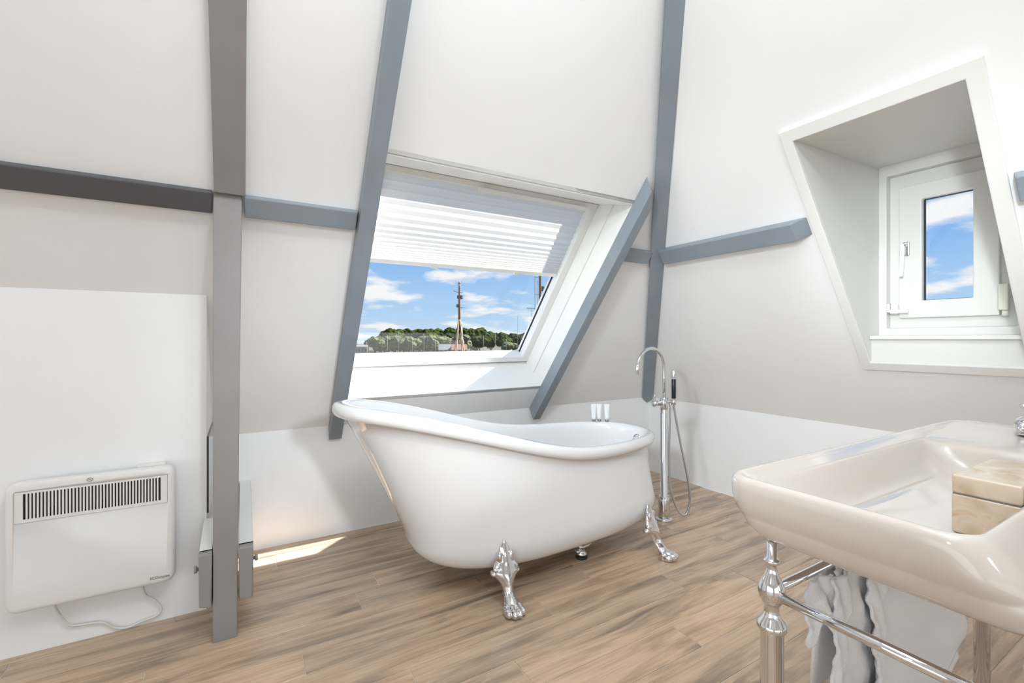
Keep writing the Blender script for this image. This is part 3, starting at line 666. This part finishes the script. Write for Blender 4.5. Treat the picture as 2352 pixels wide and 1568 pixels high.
def rr2(x0, x1, y0, y1, z, r, n=8, m=10):
    r = min(r, (x1-x0)/2.01, (y1-y0)/2.01); out = []
    C_ = [(x1-r, y0+r, -90), (x1-r, y1-r, 0), (x0+r, y1-r, 90), (x0+r, y0+r, 180)]
    for i, (cx_, cy_, a0) in enumerate(C_):
        for k_ in range(n+1):
            a_ = R(a0+90*k_/n); out.append((cx_+r*math.cos(a_), cy_+r*math.sin(a_), z))
        nx = C_[(i+1) % 4]; e0 = out[-1]; a1 = R(nx[2]); e1 = (nx[0]+r*math.cos(a1), nx[1]+r*math.sin(a1), z)
        for k_ in range(1, m): out.append(tuple(e0[q]*(1-k_/m)+e1[q]*k_/m for q in range(3)))
    return out
BR = [(1.2, 1.8, .25, .42, .762, .05), (.90, 2.02, .175, .495, .762, .05), (.870, 2.05, .145, .532, .763, .055), (.856, 2.063, .143, .550, .771, .06), (.847, 2.069, .147, .565, .786, .06), (.843, 2.073, .153, .573, .803, .06),
      (.8425, 2.074, .157, .575, .808, .06), (.838, 2.078, .160, .580, .814, .058), (.8355, 2.08, .175, .584, .835, .056), (.8345, 2.081, .189, .585, .856, .055), (.8355, 2.081, .199, .584, .870, .052), (.839, 2.079, .205, .580, .877, .05), (.844, 2.076, .209, .575, .880, .046), (.850, 2.07, .213, .570, .880, .042), (.855, 2.066, .217, .563, .877, .04),
      (.859, 2.05, .219, .558, .8745, .038), (.864, 1.99, .221, .5545, .874, .036), (.869, 1.93, .2215, .549, .870, .035), (.876, 1.86, .222, .5465, .8695, .034), (.882, 1.80, .2223, .541, .8655, .034), (.888, 1.75, .2226, .5385, .865, .034), (.896, 1.72, .223, .533, .860, .036), (.906, 1.705, .2232, .527, .852, .04),
      (.935, 1.70, .2234, .515, .838, .045), (.98, 1.695, .2236, .50, .820, .05), (1.03, 1.69, .2240, .485, .803, .05), (1.07, 1.68, .2245, .47, .793, .05), (1.11, 1.65, .2255, .45, .7895, .05), (1.3, 1.5, .28, .38, .788, .04)]
bs = empty('washbasin', (1.46, .36, .762)); bso = Vector(bs.location)
def SU(o, par=None): o.parent = par or bs; o.matrix_parent_inverse = Matrix.Translation(-bso); return o
SU(MB().loft([rr2(*q) for q in BR]).build('bowl', 'ceramic'))
SU(MB().lathe([(.02, 0), (.022, .002), (.02, .004), (.006, .003)], (1.52, .34, .788), 24).build('drain', 'chrome'))
tag(bs, 'large cream white ceramic washbasin with broad rim at right foreground', 'basin')
bp = empty('basin_tap', (1.957, .372, .8735))
MB().lathe([(.036, 0), (.037, .003), (.034, .006), (.034, .022), (.038, .025), (.039, .031), (.034, .043), (.022, .052), (.012, .052), (.011, .075), (.013, .078), (.012, .088), (.004, .09)], n=28).build('tap_body', 'chrome', bp)
MB().tube([(-.02, 0, .035), (-.06, 0, .045), (-.095, 0, .040), (-.11, 0, .020)], [.013, .012, .011, .010], 14).build('spout', 'chrome', bp)
hd2 = MB()
for k_ in range(4):
    a_ = R(45+90*k_); e_ = Vector((math.cos(a_)*.022, math.sin(a_)*.022, .083)); hd2.tube([(0, 0, .083), e_], .005, 10).ball(tuple(e_), .0075, 10, 8)
hd2.build('cross_handle', 'chrome', bp)
tag(bp, 'chrome pillar tap on the basin rim at the right edge', 'tap')
mbx = empty('marble_box', (1.255, .273, .7905))
MB().box(-.112, .112, -.044, .047, 0, .071).build('box_base', 'marble', mbx, bevel=.003, seg=3)
MB().box(-.1105, .1105, -.0425, .0455, .070, .0735).build('seal_strip', 'print', mbx)
MB().box(-.112, .112, -.044, .047, .073, .107).build('lid', 'marble', mbx, bevel=.004, seg=3)
tag(mbx, 'beige marble lidded box standing in the washbasin', 'box')
# towel over the far bar
tw = empty('towel', (1.45, .5, .24)); two = Vector(tw.location)
def flap(name, x0, x1, ztop, zbot, yo, fr, amp, seed, scL=.0, scR=.0, lean=0, over=False, hem=0, th=.007):
    nx, nzv = 40, 60; rows = []
    for j in range(nzv+1):
        s_ = j/nzv; z = ztop+(zbot-ztop)*s_; row = []
        xl = x0+lean*s_+scL*math.sin(z*2*math.pi/.040+seed)+.010*math.sin(z*14+seed); xr_ = x1+lean*.8*s_+scR*math.sin(z*2*math.pi/.042+seed*2)+.012*math.sin(z*11+seed)
        for i in range(nx+1):
            u_ = i/nx; x = xl*(1-u_)+xr_*u_
            y = yo-amp*math.sin(u_*math.pi*fr+seed+s_*.8)*(.35+.65*s_)-.004*math.sin(z*60+u_*9+seed)
            zz_ = z+hem*math.sin(u_*7+seed)*s_
            row.append((x, y, zz_))
        rows.append(row)
    if over:      # run over the bar and down behind it
        head = []
        for i in range(7):
            a_ = math.pi*i/6; head.append([(p[0], .5+.0165*math.cos(a_), .669+.0165*math.sin(a_)) for p in rows[0]])
        tail = [[(p[0], .5165+.004*j, .669-.05*j) for p in rows[0]] for j in (6, 4, 2, 1)]
        rows = tail+head+rows
    mb = MB(); mb.loft(rows, False, False, closed=False)
    o = mb.build(name, 'towel', fix=False); so = o.modifiers.new('t', 'SOLIDIFY'); so.thickness = th; so.offset = 0
    evaluated(o)
    for p in o.data.polygons: p.use_smooth = True
    o.parent = tw; o.matrix_parent_inverse = Matrix.Translation(-two); return o
flap('back_drop', 1.10, 1.885, .668, .235, .489, 2.6, .010, 1.2, scL=.004, scR=.004, over=True, hem=.012)
flap('front_drop', 1.220, 1.745, .668, .205, .478, 1.3, .014, .2, scL=.005, scR=.003, lean=.06, hem=.02)
flap('fold', 1.160, 1.236, .667, .20, .464, 1.0, .007, 1.2, scL=.005, scR=.005, lean=.065)
flap('fold', 1.066, 1.225, .668, .17, .479, 1.4, .011, .4, scL=.005, lean=.02)
flap('fold', 1.028, 1.085, .667, .18, .464, 1.0, .006, 1.0, scL=.005, scR=.005, lean=-.045)
flap('fold', .956, 1.050, .668, .555, .479, 1.0, .010, 4.3, scL=.005, lean=.02, hem=.02)
tag(tw, 'white ruffle-edged towel hanging in folds on the washstand bar', 'towel')

# ------------------------------------------------------------------ outside: harbour, trees, houses, masts
struct(MB().box(-600, 900, 40, 236, -12.2, -9.2).build('ground_water', 'water'))
struct(MB().box(-700, 1000, 236, 900, -12, -8.2).build('ground_shore', 'quay'))
def at(r, t, z): return (t*(.5075+.8616*r), t*(.8616-.5075*r), z)
def crown_mesh(seed, name):
    rnd = random.Random(seed); bm = bmesh.new()
    for k_ in range(9):
        m_ = bmesh.new(); bmesh.ops.create_icosphere(m_, subdivisions=3, radius=1)
        c = Vector((rnd.uniform(-.55, .55), rnd.uniform(-.55, .55), rnd.uniform(-.35, .5))); r_ = rnd.uniform(.4, .62)
        for v in m_.verts:
            n_ = noise.noise(v.co*2.6+Vector((seed*3.1+k_, 0, 0)))*.35+noise.noise(v.co*7+Vector((seed, k_, 0)))*.16
            v.co = c+v.co*r_*(1+n_)
        tmp = bpy.data.meshes.new('t'); m_.to_mesh(tmp); m_.free(); bm.from_mesh(tmp); bpy.data.meshes.remove(tmp)
    me = bpy.data.meshes.new(name); bm.to_mesh(me); bm.free(); return me
crowns = [crown_mesh(s_, 'crown') for s_ in (1, 2, 3)]
for m_ in crowns: m_.materials.append(M['leaf'])
pale = [crown_mesh(s_, 'pale_crown') for s_ in (4, 5)]
for m_ in pale: m_.materials.append(M['leafhaze'])
trunk = MB().lathe([(.5, 0), (.38, 3), (.3, 9)], n=8); tme = trunk.build('tmp', 'bark').data; bpy.data.objects.remove(bpy.data.objects['tmp'])
def tree(r, t_, ztop, rad_, me, label, group):
    zb_ = -8.2; e = empty('tree', at(r, t_, zb_), random.random()*6)
    h_ = ztop-zb_
    o = bpy.data.objects.new('crown', me); COL.objects.link(o); o.parent = e; o.location = (0, 0, h_*.56); o.scale = (rad_, rad_, h_*.46)
    k_ = bpy.data.objects.new('trunk', tme); COL.objects.link(k_); k_.parent = e; k_.scale = (1, 1, h_*.045)
    tag(e, label, 'tree', group)
top_px = [(-.33, -4), (-.30, 3), (-.27, 9.2), (-.24, 10.6), (-.2, 9.6), (-.16, 9.8), (-.12, 10.4), (-.08, 10), (-.03, 7.6), (.0, 6), (.03, 6.5), (.06, 8.2), (.1, 9), (.3, 11), (.6, 10)]
px_, pz_ = zip(*top_px)
for i in range(46):
    r_ = -.30+.021*i+random.uniform(-.006, .006); z_ = float(np.interp(r_, px_, pz_))
    tree(r_, random.uniform(335, 380), z_+random.uniform(-1.4, .3), random.uniform(7, 10), crowns[i % 3], 'dark green broadleaf tree in the wood across the harbour', 'dark trees across the harbour')
for i in range(20):
    r_ = -.285+.03*i; z_ = float(np.interp(r_, px_, pz_))
    tree(r_, random.uniform(312, 326), min(z_-3, 4.5)+random.uniform(-1.5, .5), random.uniform(6, 8), crowns[(i+1) % 3], 'dark green broadleaf tree in the wood across the harbour', 'dark trees across the harbour')
for i in range(10):  # row of pale trees added to imitate haze on the skylight glass
    tree(-.30+.021*i, 286+random.uniform(-3, 3), 2.6+random.uniform(-.8, .7), 5.5, pale[i % 2], 'pale olive tree added for the haze on the skylight glass', 'pale trees standing in for glass haze')
tree(-.004, 295, -1.0, 5.0, pale[0], 'single pale bush-like tree before the dark wood, right of the timber mast', None)
def house(r, t_, w, d, h, roofh, rm, label, nwin, nm='house'):
    e = empty(nm, at(r, t_, -8.2), R(-20))
    MB().box(-w/2, w/2, -d/2, d/2, 0, h).build('walls', 'housewhite', e)
    MB().add([(-w/2-.3, -d/2-.3, h), (w/2+.3, -d/2-.3, h), (w/2+.3, d/2+.3, h), (-w/2-.3, d/2+.3, h), (-w/2, 0, h+roofh), (w/2, 0, h+roofh)], [(0, 1, 5, 4), (2, 3, 4, 5), (1, 2, 5), (3, 0, 4), (0, 3, 2, 1)]).build('roof', rm, e)
    for i in range(nwin):
        x = -w/2+w*(i+.5)/nwin
        MB().box(x-.5, x+.5, -d/2-.06, -d/2+.02, h*.35, h*.8).build('window', 'winglass', e)
    tag(e, label, 'house')
house(-.329, 278, 7.5, 6, 4.6, 1.2, 'greyroof', 'white house on the far shore behind the grey skylight rafter', 4)
house(-.146, 276, 8, 8, 2.8, 3.4, 'greyroof', 'grey-roofed house left of the red-roofed house by the quay', 3)
house(-.116, 273, 9, 8, 3.0, 3.2, 'redroof', 'red-roofed house behind the timber mast', 3)
# ship masts
def ship_mast(r, t_, ztop, zsplit, z0, rad_, label, spread, extra):
    x, y, _ = at(r, t_, 0); e = empty('ship_mast', (x, y, z0))
    MB().tube([(0, 0, (zsplit-z0)-1.2), (0, 0, (zsplit-z0)+1.5), (0, 0, ztop-z0-.6), (0, 0, ztop-z0)], [rad_*1.2, rad_, rad_*.75, rad_*.6], 10).build('pole', 'mast', e)
    if spread:
        for k_ in range(4):
            a_ = R(35+90*k_); MB().tube([(math.cos(a_)*.08, math.sin(a_)*.08, zsplit-z0), (math.cos(a_)*spread, math.sin(a_)*spread, 0)], .085, 8).build('leg', 'mastpale', e)
    for zf, s_ in extra:
        MB().box(-.55*s_ if s_ < 0 else 0, 0 if s_ < 0 else .55*s_, -.04, .04, zf-z0-.03, zf-z0+.03).box(s_*.3-.11, s_*.3+.11, -.1, .1, zf-z0+.03, zf-z0+.4).build('lamp_bracket', 'ironwork', e)
    MB().ball((0, 0, ztop-z0), (.13, .13, .2), 10, 8).build('masthead', 'mastpale', e)
    tag(e, label, 'mast'); return e
m1 = ship_mast(-.1152, 55, 7.85, 3.5, -9.0, .125, 'brown timber mast on four splayed legs, seen whole through the skylight', 1.9, [(6.0, .9), (4.9, -.8), (5.95, -.5)])
MB().tube([(-.75, 0, 15.9), (-.3, 0, 15.75), (0, 0, 15.7), (.3, 0, 15.75), (.75, 0, 15.9)], .03, 6).build('crosstree', 'ironwork', m1)
MB().tube([(.30, -.2, 12.0), (.25, -.15, 6), (.45, -.3, .0)], .05, 6).build('stay_pole', 'mastpale', m1)
m2 = ship_mast(.0615, 40, 9.5, -3.0, -9.0, .15, 'brown mast with ladder cut by the right edge of the skylight', 0, [(5.35, .9)])
MB().tube([(-.55, 0, 12.0), (-.55, 0, 16.5)], .02, 6).tube([(-.3, 0, 10.5), (-.3, 0, 15.2)], .02, 6).tube([(-.55, 0, 14.0), (0, 0, 14.0)], .02, 6).tube([(-.55, 0, 15.5), (0, 0, 15.5)], .02, 6).build('ladder', 'mastpale', m2)
MB().tube([(-1.4, 0, 12.8), (.4, 0, 12.8)], .03, 6).build('crosstree', 'mastpale', m2)
MB().box(-.95, -.8, -.08, .08, 11.4, 11.75).tube([(-.87, 0, 11.75), (-.87, 0, 12.8)], .012, 5).build('lantern', 'ironwork', m2)
# moored boats
proto = None
for i, (r_, t_, h_) in enumerate([(-.315, 232, 9), (-.27, 225, 12), (-.245, 230, 14), (-.215, 226, 11), (-.19, 231, 13), (-.165, 228, 10), (-.06, 229, 12), (-.035, 226, 13), (-.01, 230, 10), (.015, 229, 22), (.04, 226, 11), (.08, 230, 13)]):
    if proto is None:
        e = empty('sailing_boat', (0, 0, 0)); proto = e
        MB().loft([[(-4.5, .0, 0), (-4.5, .05, 0), (-4.5, .05, 1.2), (-4.5, 0, 1.2)], [(-2, -1.2, -.2), (-2, 1.2, -.2), (-2, 1.5, 1.0), (-2, -1.5, 1.0)], [(3.6, -1.1, -.1), (3.6, 1.1, -.1), (3.8, 1.3, 1.0), (3.8, -1.3, 1.0)]], smooth=False).build('hull', 'housewhite', e)
        MB().loft([[(-1.5, -.8, 1), (-1.5, .8, 1), (-1.2, .7, 1.6), (-1.2, -.7, 1.6)], [(1.5, -.9, 1), (1.5, .9, 1), (1.4, .8, 1.7), (1.4, -.8, 1.7)]], smooth=False).build('cabin', 'greyroof', e)
        MB().tube([(-.6, 0, 1), (-.6, 0, 10)], .09, 6).build('mast', 'housewhite', e)
    else: e = copy_tree(proto)
    e.location = at(r_, t_, -9.2); e.rotation_euler = (0, 0, random.uniform(-.6, .6)); e.scale = (1, 1, h_/10)
    tag(e, 'small moored sailing boat with bare mast across the harbour', 'boat', 'moored boats across the harbour')
